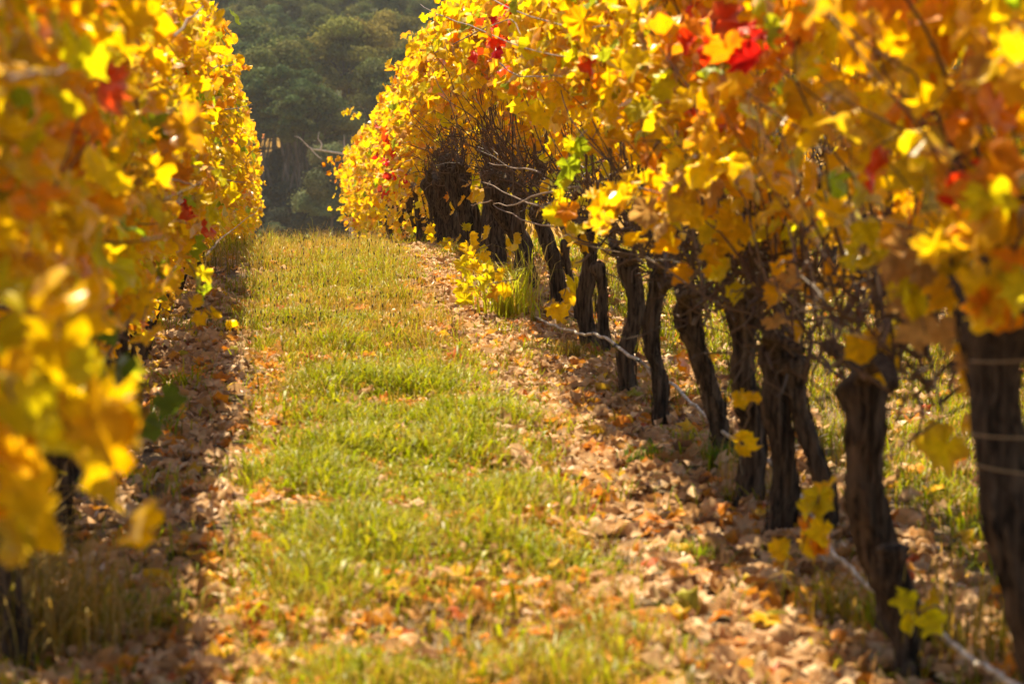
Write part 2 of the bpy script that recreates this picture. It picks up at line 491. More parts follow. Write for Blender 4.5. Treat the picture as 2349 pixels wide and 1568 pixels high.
def place_tree(name, proto, x, y, sc, widen, rz, label, cat, group):
    cme, tme, zb = proto
    e = empty(name, (x, y, float(gz(x, y))), label, cat, group)
    e.rotation_euler = (0, 0, rz); e.scale = (sc * widen, sc * widen, sc)
    t = bpy.data.objects.new("trunk", tme); col.objects.link(t); t.parent = e
    c = bpy.data.objects.new("crown", cme); col.objects.link(c); c.parent = e
    c.location = (0, 0, zb)
    return e
KIND = {0: "olive eucalypt", 1: "twin-stemmed eucalypt", 2: "dark green eucalypt", 3: "golden-topped eucalypt", 4: "pale drooping eucalypt", 5: "tall dark eucalypt", 6: "slender eucalypt"}
for tier, txt in [(0, "at the foot of the hill"), (1, "low before the hillside trees"), (2, "in the first band upslope"),
                  (3, "in the second band upslope"), (4, "in the third band upslope"), (5, "in the fourth band upslope"), (6, "in the fifth band upslope"), (7, "in the sixth band upslope"), (8, "in the seventh band upslope"), (9, "in the topmost band")]:
    sub = sorted([t for t in tree_list if t[4] == tier], key=lambda t: t[6])
    seen = 0
    for i, (x, y, k, sc, _t, wd, u) in enumerate(sub):
        if 470 < u < 1010:
            seen += 1; lab = "%s %s, %s from the left between the rows" % (KIND[k], txt, ordinal(seen))
        else:
            lab = "%s %s, screened by the %s row's leaves" % (KIND[k], txt, "left" if u < 700 else "right")
        place_tree("eucalypt_tree", GUMS[k], x, y, sc, wd * 1.1 if tier else 1.05, _r.uniform(0, 6.28),
                   lab, "tree", "eucalypt trees on the hillside")
sh = []
for i, (u, y, k, s) in enumerate([(590, 226, 0, .95), (632, 219, 0, .75), (655, 226, 0, 1.2), (716, 221, 0, 1.25), (744, 217, 0, 1.3), (625, 206, 1, .6), (558, 221, 0, 1.1), (770, 226, 0, 1.1), (668, 238, 0, 1.7), (700, 240, 0, 1.9), (634, 241, 0, 1.25)]):
    x = at_y(u, 300, y)[0]
    sh.append((u, x, y, k, s))
for i, (u, x, y, k, s) in enumerate(sorted(sh)):
    place_tree("shrub", SHRUBS[k], x, y, s, 1.0, _r.uniform(0, 6.28),
               "%s shrub under the hillside trees beyond the crest, %s from the left" % ("dark" if k == 0 else "pale green", ordinal(i + 1)), "shrub", "shrubs in the valley")
# a dead pale limb-tree among them
dx, dy = at_y(802, 300, 200)[0], 200.0
dz = float(gz(dx, dy))
dt = empty("dead_tree", (dx, dy, dz), "bleached dead tree with bare forked limbs reaching left before the dark trees", "tree")
tb = TB()
def dpt(u, v): return at_y(u, v, dy) - np.array([dx, dy, dz])
tk = spline([[0, 0, -.4], [.1, 0, 4], dpt(799, 372), dpt(795, 354)], 9)
tb.tube(tk, np.linspace(.22, .13, 9), 7, flute=.05, seed=3)
for pl, r0 in [([(795, 354), (757, 348), (735, 344), (712, 340), (690, 318), (676, 312)], .085), ([(735, 344), (738, 330), (730, 318), (732, 303)], .07), ([(712, 340), (722, 352), (738, 366)], .06), ([(795, 354), (790, 330), (790, 310)], .07)]:
    tb.tube(spline([dpt(*q) for q in pl], 12), np.linspace(r0, .02, 12), 5)
tb.build("limbs", M_DEAD, dt)

# ------------------------------------------------------------------ vines
REDS = []            # (point, radius, colour) : clusters of red leaves
for (u, v, X, rad, c) in [(1720, 120, 1.35, .075, 2), (1660, 90, 1.35, .055, 1), (1790, 85, 1.4, .06, 1), (1600, 30, 1.35, .08, 1), (1600, 275, 1.4, .07, 1), (1590, 510, 1.35, .07, 1),
                          (1142, 60, 1.30, .16, 2), (1110, 112, 1.3, .14, 1), (1105, 165, 1.3, .10, 1), (910, 320, 1.38, .22, 1), (906, 395, 1.4, .20, 2), (890, 445, 1.42, .13, 2), (898, 358, 1.38, .14, 2),
                          (425, 490, -.42, .035, 2), (490, 388, -.4, .03, 2), (1050, 400, 1.35, .06, 1), (1185, 495, 2.0, .06, 2), (780, 300, 1.1, .25, 1), (2240, 470, 1.35, .05, 1)]:
    REDS.append((at_x(u, v, X), rad * .85, c))

PAL = np.array([(.96, .61, .003), (.96, .51, .002), (.94, .34, .003), (.80, .66, .005), (.38, .46, .010), (.62, .36, .10), (.85, .06, .006), (.60, .012, .008), (.13, .19, .015)])
def leaf_colors(P, seed, green=1.0, orange=1.0, brown=1.0):
    r = rng_(seed); n = len(P)
    cl = noise2(P[:, 1] * 1.3, P[:, 2] * 2.2, 5, 2.4) * .5 + .5
    cl2 = noise2(P[:, 1], P[:, 2] * 1.6, 6, 3.1) * .5 + .5
    wts = np.stack([np.full(n, .56), .26 * (.4 + 1.2 * cl) * orange, .065 * (.2 + 2.2 * cl ** 2) * orange, .16 * (.2 + 2 * cl2 ** 2) * green, .05 * (.1 + 3 * cl2 ** 3) * green,
                    np.full(n, .03) * brown, np.full(n, .003), np.full(n, .001)], -1)
    wts /= wts.sum(-1, keepdims=True)
    k = (r.uniform(size=(n, 1)) > np.cumsum(wts, -1)).sum(-1).clip(0, 7)
    for (p, rad, c) in REDS:
        q = P - p; ax = unit(p - np.array([0, 0, EYE])); al = q @ ax
        d = np.sqrt(np.maximum((q ** 2).sum(-1) - al ** 2, 0)) / rad
        hit = (r.uniform(size=n) < np.exp(-d ** 2 * .8) * 1.2) & (np.abs(al) < .55)
        k = np.where(hit, np.where(r.uniform(size=n) < .6, 6 if c == 1 else 7, 2 if c == 1 else 6), k)
    C = PAL[k] * r.uniform(.78, 1.10, (n, 1))
    C[:, 1] *= r.uniform(.85, 1.15, n)
    return C.clip(0, .96)

ROWS = {
    "right": dict(x=1.75, w=.43, side=-1), "left": dict(x=-.80, w=.36, side=1), "next": dict(x=4.25, w=.42, side=-1)}
def prof(row, y):
    """canopy top, bottom on the alley side, half width above local ground"""
    y = np.asarray(y, float)
    n1 = noise1(y, {"right": 1, "left": 2, "next": 3}[row], 1.3); n2 = noise1(y, {"right": 4, "left": 5, "next": 6}[row], 2.6)
    if row == "right":
        top = np.interp(y, [0, 16, 30, 42, 47], [2.12, 2.10, 2.02, 1.95, 1.80]) + .06 * n1
        bot = np.interp(y, [0, 7, 10, 13, 18, 23, 27, 33, 44, 47], [1.12, 1.12, 1.22, 1.33, 1.36, 1.15, .72, .46, .30, .10]) + .18 * n2
        hw = np.interp(y, [0, 30, 46], [.36, .38, .46]) + .06 * n1
    elif row == "left":
        top = np.interp(y, [0, 10, 25, 40, 47], [2.05, 2.0, 1.95, 1.85, 1.75]) + .05 * n1
        bot = np.interp(y, [0, 4.2, 5, 9, 13, 18, 24, 47], [.62, .62, .70, .58, .36, .18, .03, .0]) + .08 * n2
        hw = .30 + .06 * n1
    else:
        top = 2.05 + .06 * n1; bot = 1.05 + .12 * n2; hw = .42 + .03 * n1
    return top, bot, hw

def vine_leaves(row, yc, hs, n, seed, lod, origin):
    r = rng_(seed); c = ROWS[row]; side = c["side"]
    y = yc + hs * 1.25 * (r.uniform(-1, 1, n) + .25 * r.normal(size=n))
    if row != "next":
        y = np.minimum(y, 46.5 + .35 * r.normal(size=n))
    top, bot, hw = prof(row, y)
    g = gz(np.full(n, c["x"]), y)
    face = np.where(r.uniform(size=n) < (.90 if row == "left" else .80 if row == "right" else .6), side, -side)
    z01 = r.uniform(size=n) ** .85
    low = (r.uniform(size=n) < .75) & (y > 14) & (row == 'right')
    bt = np.where(face == side, bot, np.where(low, .10, .95 + .15 * noise1(y, seed + 3)))
    z = bt + (top - bt) * z01
    # uneven fringe below, few leaves hanging in the cane zone
    z -= (z01 < .22) * np.abs(r.normal(0, .15, n)) + (r.uniform(size=n) < (np.where((y > 13) & (y < 28), .22, .10) if row == 'right' else .04)) * r.uniform(0, 1, n) * np.where(y > 13, .75, .42)
    zm = (top + bt) / 2 + .1; hh = (top - bt) / 2 + .1
    prf = np.sqrt(np.clip(1 - np.abs((z - zm) / hh) ** 3.2, .02, 1))
    lump = 1 + .16 * noise2(y, z * 1.5, 21, 5.0)
    depth = 1 + r.normal(-.06, .20, n) - (r.uniform(size=n) < .22) * r.uniform(0, .8, n)
    x = face * hw * prf * depth * lump
    istop = r.uniform(size=n) < (.13 if row != 'left' else .08)
    z = np.where(istop, top - np.abs(r.normal(0, .07, n)), z)
    x = np.where(istop, r.uniform(-.75, .75, n) * hw, x)
    # stray leaves standing proud of the canopy
    st = r.uniform(size=n) < .03
    z = np.where(st & istop, z + r.uniform(0, .16, n), z)
    x = np.where(st & ~istop, x + face * r.uniform(0, .14, n), x)
    P = np.stack([c["x"] + x, y, g + np.maximum(z, .03)], -1)
    Nn = np.stack([np.sign(x) * .75, np.zeros(n), np.full(n, .45) + istop * .5], -1) + r.normal(0, .48, (n, 3))
    Td = np.stack([np.sign(x) * .35, np.zeros(n), -np.ones(n)], -1) + r.normal(0, .45, (n, 3))
    S = r.uniform(.084, .146, n) * (1.0 if lod < 2 else 1.08)
    C = leaf_colors(P, seed + 9, orange=1.55 if (row == "left" and yc < 6.5) else 1.7 if (row == "right" and yc < 8.5) else 1.15, green=1.3 if row == "right" else 1.1)
    rim = (r.uniform(size=n) < .22) * r.uniform(.15, .7, n)
    return leaf_mesh("foliage", P - origin, Nn, Td, S, C, [T_NEAR, T_MID, T_FAR][lod], (.42, .16, .035), rim, seed=seed + 1)

CANE = [(.085, .048, .026), (.12, .075, .045), (.06, .035, .02), (.17, .115, .075), (.10, .045, .022)]
def vine_canes(row, head, hs, n, seed, origin, dense):
    r = rng_(seed); tb = TB(); c = ROWS[row]; g = float(gz(c["x"], head[1]))
    for k in range(n):
        st = head + np.array([r.normal(0, .07), r.normal(0, hs * .42), r.uniform(-.05, .12)])
        ang = r.normal(0, .75)
        top, bot, hw = prof(row, st[1])
        h = r.uniform(.35, 1.0) * (float(top) - .75) * 1.05
        en = st + np.array([r.normal(0, .22), ang * .6 + r.normal(0, .12), h])
        if r.uniform() < .30:      # arching out and over
            s = r.choice([-1, 1]); en = st + np.array([s * r.uniform(.25, .52), r.normal(0, .3), r.uniform(.1, .8)])
        md = (st + en) / 2 + np.array([r.normal(0, .06), r.normal(0, .08), r.uniform(0, .12)])
        m = 7; rr = r.uniform(.0022, .0062)
        P = spline([st, md, en], m) + r.normal(0, .011, (m, 3))
        tb.tube(P - origin, np.linspace(rr, rr * .45, m), 4, CANE[int(r.integers(0, 5))], cap=False)
        if r.uniform() < .6:       # side twig
            q = P[int(r.integers(2, m - 1))]; e2 = q + np.array([r.normal(0, .14), r.normal(0, .18), r.uniform(-.08, .22)])
            tb.tube(spline([q, (q + e2) / 2 + r.normal(0, .015, 3), e2], 4) - origin, np.linspace(rr * .55, rr * .3, 4), 3, CANE[int(r.integers(0, 5))], cap=False)
    for k in range(dense):         # matted old spurs and dry tendrils about the head
        st = head + np.array([r.normal(0, .09), r.normal(0, hs * .5), r.uniform(-.08, .32)])
        e2 = st + r.normal(0, .10, 3) + np.array([0, 0, .05])
        tb.tube(spline([st, (st + e2) / 2 + r.normal(0, .03, 3), e2], 4) - origin, np.linspace(.005, .002, 4) * r.uniform(.7, 1.8), 3, CANE[int(r.integers(0, 3))], cap=False)
    return tb

def vine_trunk(path, rad, seed, lod):
    n = [44, 26, 14][lod]; sides = [18, 12, 8][lod]
    r = rng_(seed)
    P = spline(path, n)
    P[:, 0] += .012 * np.sin(np.linspace(0, 9, n) + r.uniform(0, 6)); P[:, 1] += .015 * np.sin(np.linspace(0, 7, n) + r.uniform(0, 6))
    t = np.linspace(0, 1, n)
    rr = rad * (1.0 + .55 * np.exp(-t * 14) + .42 * np.exp(-((t - .97) / .10) ** 2) - .10 * np.sin(math.pi * t)) * (1 + .06 * np.sin(t * 17 + r.uniform(0, 6)) + .05 * np.sin(t * 31 + r.uniform(0, 6)))
    rr[-1] *= .55; rr[-2] *= .85
    return P, rr, sides

def make_vine(row, y, hs, seed, lod, label, paths=None, rads=None, nleaf=None):
    r = rng_(seed); c = ROWS[row]; X = c["x"]
    hh = r.uniform(.74, .86)
    if paths is None:
        bx, by = X + r.normal(0, .04), y
        g = float(gz(bx, by))
        lx, ly = r.normal(-.09, .09), r.normal(.08, .12)
        paths = [[[bx, by, g - .06], [bx + r.normal(.02, .03), by + ly * .15, g + hh * .3], [bx + lx * .6, by + ly * .6, g + hh * .65], [bx + lx, by + ly, g + hh]]]
        rads = [r.uniform(.070, .100) if row == 'right' else r.uniform(.045, .070)]
        if r.uniform() < (.42 if row == 'right' else .3):
            s = r.choice([-1, 1]) * r.uniform(.16, .34)
            paths.append([[bx + .05, by + s, g - .06], [bx + .03, by + s * .8, g + hh * .4], [bx + lx * .8, by + ly + s * .3, g + hh * .9]]); rads.append(r.uniform(.034, .06))
    origin = np.array(paths[0][0], float); origin[2] = float(gz(origin[0], origin[1]))
    e = empty("grapevine", origin, label, "grapevine", {"right": "grapevines in the right row", "left": "grapevines in the left row", "next": "grapevines in the row behind"}[row])
    for k, (pp, rd) in enumerate(zip(paths, rads)):
        rd = rd * (.93 if row == 'right' and y < 15 else 1.0 if row == 'right' else .95)
        tb = TB()
        P, rr, sides = vine_trunk(pp, rd, seed + 50 + k, lod)
        tb.tube(P - origin, rr, sides, flute=.10 if lod < 2 else .06, seed=seed + k)
        if lod < 2:                # shaggy strips of peeling bark
            ns = [110, 60][lod]
            for _ in range(ns):
                i0 = int(r.integers(1, len(P) - 4)); i1 = min(len(P) - 1, i0 + int(r.integers(3, [9, 6][lod])))
                th = r.uniform(0, 6.28) + np.linspace(0, r.normal(0, .25), i1 - i0)
                off = rr[i0:i1] * 1.02 + np.linspace(.001, r.uniform(.002, .016), i1 - i0)
                q = P[i0:i1] + np.stack([np.cos(th) * off, np.sin(th) * off, np.zeros(i1 - i0)], -1)
                tb.tube(q - origin, np.linspace(.0045, .0015, i1 - i0) * r.uniform(.5, 1.3), 3, cap=False)
        head = P[-1]
        if k == 0 and lod < 2:     # gnarled arms off the head
            for s in (-1, 1):
                L = hs * r.uniform(.5, .8)
                a = spline([head + [0, 0, -.03], head + [r.normal(0, .03), s * L * .5, r.uniform(-.01, .06)], head + [r.normal(0, .04), s * L, r.uniform(.0, .10)]], 9)
                tb.tube(a - origin, np.linspace(rd * .62, rd * .30, 9), 9, flute=.12, seed=seed + s)
        tb.build("trunk", M_BARK, e)
    head = np.array(paths[0][-1], float)
    head[0] = .5 * head[0] + .5 * X
    nc = [40, 34, 18][lod]; dn = [120, 100, 20][lod]
    if row == "left": nc = int(nc * .5); dn = dn // 3
    if row == "next": nc = 16; dn = 20
    vine_canes(row, head, hs, nc, seed + 200, origin, dn).build("canes", M_CANE, e)
    if nleaf is None:
        nleaf = int((450 if row == "left" else 400 if row == "right" else 200) * hs / .62 * (1.0 if lod < 2 else .8))
    me = vine_leaves(row, y, hs, nleaf, seed + 300, lod, origin)
    link("foliage", me, M_LEAF, e)
    vine_index.append((row, y, e, origin))
    return e
vine_index = []

# right row: the trunks the photo shows, base first (px, px), then up the stem
def px_path(pts, twist=None):
    b = on_ground(*pts[0]); y = b[1]
    out = [[b[0], y, b[2] - .06]]
    for (u, v) in pts[1:]:
        p = at_y(u, v, y); out.append([p[0], y + .05 * len(out) / len(pts), p[2]])
    return out
NEAR = [
    ([(2520, 1800), (2435, 1560), (2345, 1300), (2300, 1130), (2293, 980), (2310, 800), (2320, 680)], .064, None, None, "thick dark grapevine cut by the right edge, twine wrapped round its trunk"),
    ([(2125, 1500), (2045, 1350), (2005, 1180), (1990, 1000), (1970, 860)], .056, [(2085, 1560), (2062, 1400), (2040, 1250)], .034, "grapevine with trunk elbowed at the foot, second from the right edge"),
    ([(1795, 1240), (1795, 1080), (1790, 920), (1785, 790)], .050, [(1905, 1235), (1880, 1100), (1850, 950), (1810, 820)], .036, "grapevine with a straight dark trunk and a thinner stem leaning behind"),
    ([(1725, 1165), (1722, 1000), (1712, 840), (1700, 690)], .052, None, None, "upright grapevine half hidden behind the two-stemmed one"),
    ([(1690, 1065), (1655, 970), (1610, 850), (1580, 690)], .046, None, None, "grapevine with slim trunk leaning left behind the hanging hose"),
    ([(1525, 985), (1510, 880), (1500, 780), (1520, 610)], .036, None, None, "slim ragged-barked grapevine standing in front of the hose"),
    ([(1440, 915), (1442, 820), (1455, 710), (1440, 590)], .048, [(1400, 830), (1385, 720), (1370, 600)], .036, "grapevine at the hose's bright bend, with two stems"),
    ([(1355, 815), (1346, 720), (1350, 600), (1340, 500)], .048, None, None, "dark grapevine just left of the hose's bright bend"),
    ([(1290, 700), (1272, 620), (1255, 540), (1230, 470)], .052, [(1328, 745), (1315, 650), (1290, 550)], .022, "grapevine with thin bent side stem beside the tall grass tuft"),
    ([(1235, 678), (1205, 600), (1190, 520), (1190, 440)], .05, None, None, "grapevine leaning out behind the tall grass tuft"),
]
specs = []
for pts, rd, p2, r2, lab in NEAR:
    P = px_path(pts); paths, rads = [P], [rd]
    if p2: paths.append(px_path(p2)); rads.append(r2)
    specs.append((P[0][1], paths, rads, lab))
specs.sort(key=lambda s: s[0])
ysr = [s[0] for s in specs]
y = ysr[-1] + 1.15
_r = rng_(5)
while y < 46.2:
    ysr.append(y); y += 1.28 + _r.uniform(-.12, .12)
nR = len(ysr)
WORDS = {11: "gnarled", 12: "leaning", 13: "stout", 14: "broad"}
for i, y in enumerate(ysr):
    lo = ysr[i - 1] if i else y - 1.1; hi = ysr[i + 1] if i + 1 < nR else y + 1.2
    hs = max(.5, (hi - lo) / 4 + .02)
    lod = 0 if y < 11 else (1 if y < 27 else 2)
    if i < len(specs):
        _, paths, rads, lab = specs[i]
        make_vine("right", y, hs, 1000 + i * 17, lod, lab, paths, rads)
    else:
        k = nR - i
        extra = "leaves tangled with red" if 24 < y < 31 else ("leaves hanging almost to the grass" if y >= 31 else "dark trunk under a bare cane zone")
        lab = "right-row grapevine %s from the far end, %s" % (ordinal(k), extra)
        make_vine("right", y, hs, 1000 + i * 17, lod, lab)
# left row
ysl = []; y = 2.6; _r = rng_(6)
while y < 46.2:
    ysl.append(y); y += 1.30 + _r.uniform(-.12, .12)
nL = len(ysl)
for i, y in enumerate(ysl):
    lod = 0 if y < 12 else (1 if y < 26 else 2)
    if i == 0: lab = "grapevine closest to the camera, huge blurred leaves at the left edge"
    elif i == 1: lab = "grapevine at the left edge with a blurred golden cluster hanging lowest"
    else:
        extra = "yellow leaves right down to the grass" if y > 24 else ("orange and gold blurred leaves" if y < 7 else "yellow leaves and a dark trunk foot")
        lab = "left-row grapevine %s from the far end, %s" % (ordinal(nL - i), extra)
    make_vine("left", y, .66, 5000 + i * 17, lod, lab)
# the row behind, seen through the gaps between the right row's trunks
ysn = list(np.arange(11.0, 40, 1.5))
for i, y in enumerate(ysn):
    make_vine("next", y, .75, 8000 + i * 17, 2, "grapevine in the row behind the right row, %s from its near end" % ordinal(i + 1))

def nearest_vine(row, y):
    return min([v for v in vine_index if v[0] == row], key=lambda v: abs(v[1] - y))

# shoots that hang or stick out, each with its own leaves
def shoot(row, pix, X, seed, nleaf, size=.10, palette=None, rad=.0035, spread=.04, straight=False, ccol=None, ylast=None):
    r = rng_(seed)
    P = np.array([at_x(u, v, X if np.isscalar(X) else X[k]) for k, (u, v) in enumerate(pix)])
    _, _, e, org = nearest_vine(row, P[:, 1].mean())
    tb = TB()
    S = spline(P, 10) + (0 if straight else r.normal(0, .004, (10, 3)))
    tb.tube(S - org, np.linspace(rad, rad * .5, 10), 5, ccol or CANE[int(r.integers(0, 5))])
    o = tb.build("shoot", M_CANE, e)
    if nleaf:
        t = r.uniform(.1, 1, nleaf)
        idx = (t * 9).astype(int)
        Q = S[idx] + r.normal(0, spread, (nleaf, 3))
        side = ROWS[row]["side"]
        Nn = np.stack([np.full(nleaf, side * .5), np.full(nleaf, -.5), np.full(nleaf, .25)], -1) + r.normal(0, .38, (nleaf, 3))
        Td = np.stack([np.zeros(nleaf), np.zeros(nleaf), -np.ones(nleaf)], -1) + r.normal(0, .45, (nleaf, 3))
        Ss = size * r.uniform(.75, 1.15, nleaf)
        C = leaf_colors(Q, seed + 1) if palette is None else PAL[r.choice(palette, nleaf)] * r.uniform(.85, 1.08, (nleaf, 1))
        rim = (r.uniform(size=nleaf) < .3) * r.uniform(.2, .7, nleaf)
        link("foliage", leaf_mesh("foliage", Q - org, Nn, Td, Ss, C, T_NEAR, (.42, .16, .035), rim, seed=seed + 2), M_LEAF, o)
    return o
YL, OR, YG, GN, DG = 0, 1, 3, 4, 8
shoot("right", [(1345, 300), (1310, 350), (1290, 420), (1265, 510)], 1.22, 1, 8, .105, [YG, YL, GN, YG])
shoot("right", [(1330, 430), (1300, 480), (1275, 520)], 1.22, 2, 4, .10, [YL, YG])
shoot("right", [(1500, 330), (1470, 420), (1430, 480), (1340, 520)], 1.25, 3, 28, .115, [YL, YL, OR, YL, 2, YG], spread=.06)
shoot("right", [(1600, 340), (1590, 430), (1545, 500), (1500, 560)], 1.30, 4, 24, .11, [YL, OR, YL, YG, 5], spread=.06)
shoot("right", [(1650, 420), (1640, 540), (1600, 620), (1565, 660)], 1.42, 5, 9, .10, [YL, OR, YL, YG])
shoot("right", [(1700, 560), (1690, 620), (1670, 670)], 1.5, 6, 3, .10, [YG, GN])
shoot("right", [(1770, 600), (1785, 670), (1795, 730)], 1.52, 7, 4, .10, [OR, 5, OR])
shoot("right", [(1990, 520), (2020, 610), (2035, 700)], 1.5, 8, 6, .10, [YG, YG, YL])
shoot("right", [(2010, 740), (2000, 790), (1990, 830)], 1.52, 9, 4, .095, [YL])
shoot("right", [(2130, 500), (2110, 650), (2120, 770)], 1.45, 10, 9, .10, [YL, YG, OR, 5])
shoot("right", [(1730, 900), (1715, 960), (1700, 1000)], 1.50, 11, 4, .10, [YL, YL])
shoot("right", [(1880, 1140), (1855, 1200), (1835, 1280)], 1.50, 12, 8, .095, [YL, YG, YL, 2], spread=.03)
shoot("right", [(1810, 1230), (1790, 1260), (1780, 1290)], 1.48, 13, 3, .06, [YL], spread=.015)
shoot("right", [(2160, 1390), (2120, 1400), (2085, 1420)], 1.55, 14, 5, .08, [YL, YG], spread=.03)
shoot("right", [(1300, 660), (1290, 700), (1285, 740)], 1.62, 15, 8, .12, [YG, YL, YG], spread=.05)
shoot("right", [(1130, 560), (1100, 570), (1080, 600), (1060, 640)], 1.40, 16, 26, .12, [YG, YL, YG, YL], spread=.08)
shoot("right", [(1180, 640), (1100, 655), (1040, 665), (985, 655)], 1.28, 17, 26, .13, [YG, YL, YG, OR], spread=.06)
shoot("right", [(1020, 670), (930, 655), (840, 672), (775, 690)], [1.15, .9, .62, .42], 18, 5, .10, [YL, OR], rad=.004, spread=.04)
shoot("right", [(1040, 545), (1020, 560), (1010, 590)], 1.5, 19, 10, .11, [YL, YG, OR], spread=.10)
shoot("right", [(830, 350), (800, 365), (760, 375), (722, 385)], [1.2, 1.0, .8, .58], 20, 16, .11, [YL, 2, YG, OR, 2], spread=.05)
shoot("right", [(830, 260), (800, 255), (785, 248)], 1.15, 21, 8, .12, [YG, YG, YL], spread=.06)
for k, (pp, X) in enumerate([([(1000, 120), (1090, 75), (1150, 50), (1180, 52), (1200, 95)], 1.22), ([(990, 30), (1080, 60), (1200, 110), (1300, 130)], 1.2), ([(1130, 0), (1220, 40), (1330, 62), (1400, 60)], 1.25),
                             ([(1140, 140), (1180, 170), (1230, 178), (1290, 172)], 1.25), ([(1050, 60), (1010, 40), (965, 10)], 1.3), ([(1130, 460), (1080, 470)], 1.3)]):
    shoot("right", pp, X, 40 + k, 0, rad=.0045, ccol=(.16, .10, .065))
for k, (pp, X) in enumerate([([(1330, 430), (1240, 445), (1180, 470), (1130, 466)], 1.25), ([(1290, 480), (1220, 470), (1110, 415)], 1.35), ([(1280, 520), (1200, 505), (1130, 470)], 1.45), ([(1240, 395), (1180, 385), (1120, 375)], 1.35),
                             ([(1760, 640), (1720, 560), (1690, 430)], 1.55), ([(1880, 690), (1855, 590), (1865, 470)], 1.55), ([(1850, 600), (1830, 640), (1820, 560), (1800, 500)], 1.5), ([(2349, 660), (2250, 720), (2220, 740)], 1.5)]):
    shoot("right", pp, X, 60 + k, 0, rad=.0055, ccol=(.18, .12, .08))
shoot("left", [(430, 600), (455, 640), (470, 700)], -.33, 80, 3, .105, [GN, YG])
shoot("left", [(470, 700), (490, 730), (515, 765)], -.30, 81, 4, .085, [YL, YG, YL])
shoot("left", [(360, 640), (340, 700), (325, 760)], -.38, 82, 5, .10, [YL, YG])
shoot("left", [(230, 850), (280, 900), (350, 950)], -.40, 83, 7, .11, [DG, DG, DG, GN], spread=.035)
shoot("left", [(60, 800), (120, 900), (150, 980), (165, 1060)], -.36, 84, 18, .10, [YL, YL, OR, YL, YG], spread=.05)
shoot("left", [(20, 860), (40, 980), (80, 1100)], -.37, 85, 18, .10, [OR, YL, YL, YG], spread=.06)
shoot("left", [(180, 800), (250, 860), (300, 930), (330, 1010)], -.40, 87, 9, .11, [DG, DG, YG], spread=.05)
shoot("left", [(590, 560), (560, 590), (520, 600)], -.40, 86, 7, .10, [YL, OR], spread=.06)
for k, (pp, X) in enumerate([([(470, 585), (530, 530), (600, 475)], -.30), ([(515, 250), (550, 248), (580, 240)], -.3), ([(495, 155), (540, 148)], -.3), ([(0, 180), (90, 170), (160, 150)], -.36), ([(505, 410), (560, 418), (583, 408)], -.32), ([(400, 90), (440, 40), (480, 5)], -.33), ([(350, 400), (430, 420), (460, 425)], -.35)]):
    shoot("left", pp, X, 90 + k, 0, rad=.004, ccol=(.13, .08, .05))

shoot("right", [(2330, 430), (2290, 560), (2240, 700)], 1.42, 30, 12, .11, [YL, YL, OR, YG], spread=.06)
shoot("right", [(2349, 480), (2330, 620), (2320, 760)], 1.40, 31, 10, .11, [OR, YL, YG, 2], spread=.06)
shoot("right", [(2190, 480), (2180, 640), (2170, 800)], 1.48, 32, 9, .10, [OR, 5, YL], spread=.05)
# twine round the near trunk
_, _, e0, org0 = vine_index[0]
for k, (va, vb) in enumerate([(828, 826), (995, 1005), (1062, 1088)]):
    tb = TB(); yy = e0.location[1]
    P = [at_y(2225, va, yy - .05), at_y(2290, (va + vb) / 2 + 3, yy - .09), at_y(2370, vb, yy - .08), at_y(2400, vb + 8, yy)]
    tb.tube(spline(P, 9) - org0, .0022, 6, (.26, .18, .09))
    tb.build("twine", M_CANE, e0)

# ------------------------------------------------------------------ drip hose on the right row
hp = [(1120, 640), (1185, 690), (1230, 727), (1290, 755), (1330, 764), (1370, 766), (1410, 792), (1475, 832), (1540, 882), (1600, 935), (1680, 1003), (1750, 1048), (1830, 1125), (1895, 1250), (1960, 1312), (2050, 1385), (2150, 1452), (2250, 1520), (2349, 1590), (2480, 1690)]
HX = [1.66, 1.62, 1.60, 1.60, 1.60, 1.60, 1.60, 1.66, 1.80, 1.78, 1.72, 1.74, 1.80, 1.66, 1.60, 1.60, 1.60, 1.60, 1.60, 1.60]
HPT = np.array([at_x(u, v, x) for (u, v), x in zip(hp, HX)])
ho = HPT[8].copy(); ho[2] = float(gz(ho[0], ho[1]))
hose = empty("irrigation_hose", ho, "dusty pale drip hose sagging along the foot of the right row", "hose")
tb = TB(); HS = spline(HPT, 120) - ho
_r = rng_(9); HS = HS + np.stack([np.zeros(120), np.zeros(120), .012 * noise1(np.arange(120) * .5, 12, 1.0) + _r.normal(0, .0018, 120)], -1)
tb.tube(HS, .0076, 8)
M_HOSE = hose_mat()
tb.build("tube", M_HOSE, hose)
for k in (30, 38, 43, 60, 78, 96):
    tb = TB(); d = unit(HS[k + 1] - HS[k])
    tb.tube(np.array([HS[k] - d * .018, HS[k] + d * .018]), .0100, 8, (.02, .02, .02)); tb.build("dripper", M_CANE, hose)

# ------------------------------------------------------------------ fallen leaves
def scatter(n, x0, x1, y0, y1, r, ypow=1.0):
    return r.uniform(x0, x1, n), y0 + (y1 - y0) * r.uniform(size=n) ** ypow

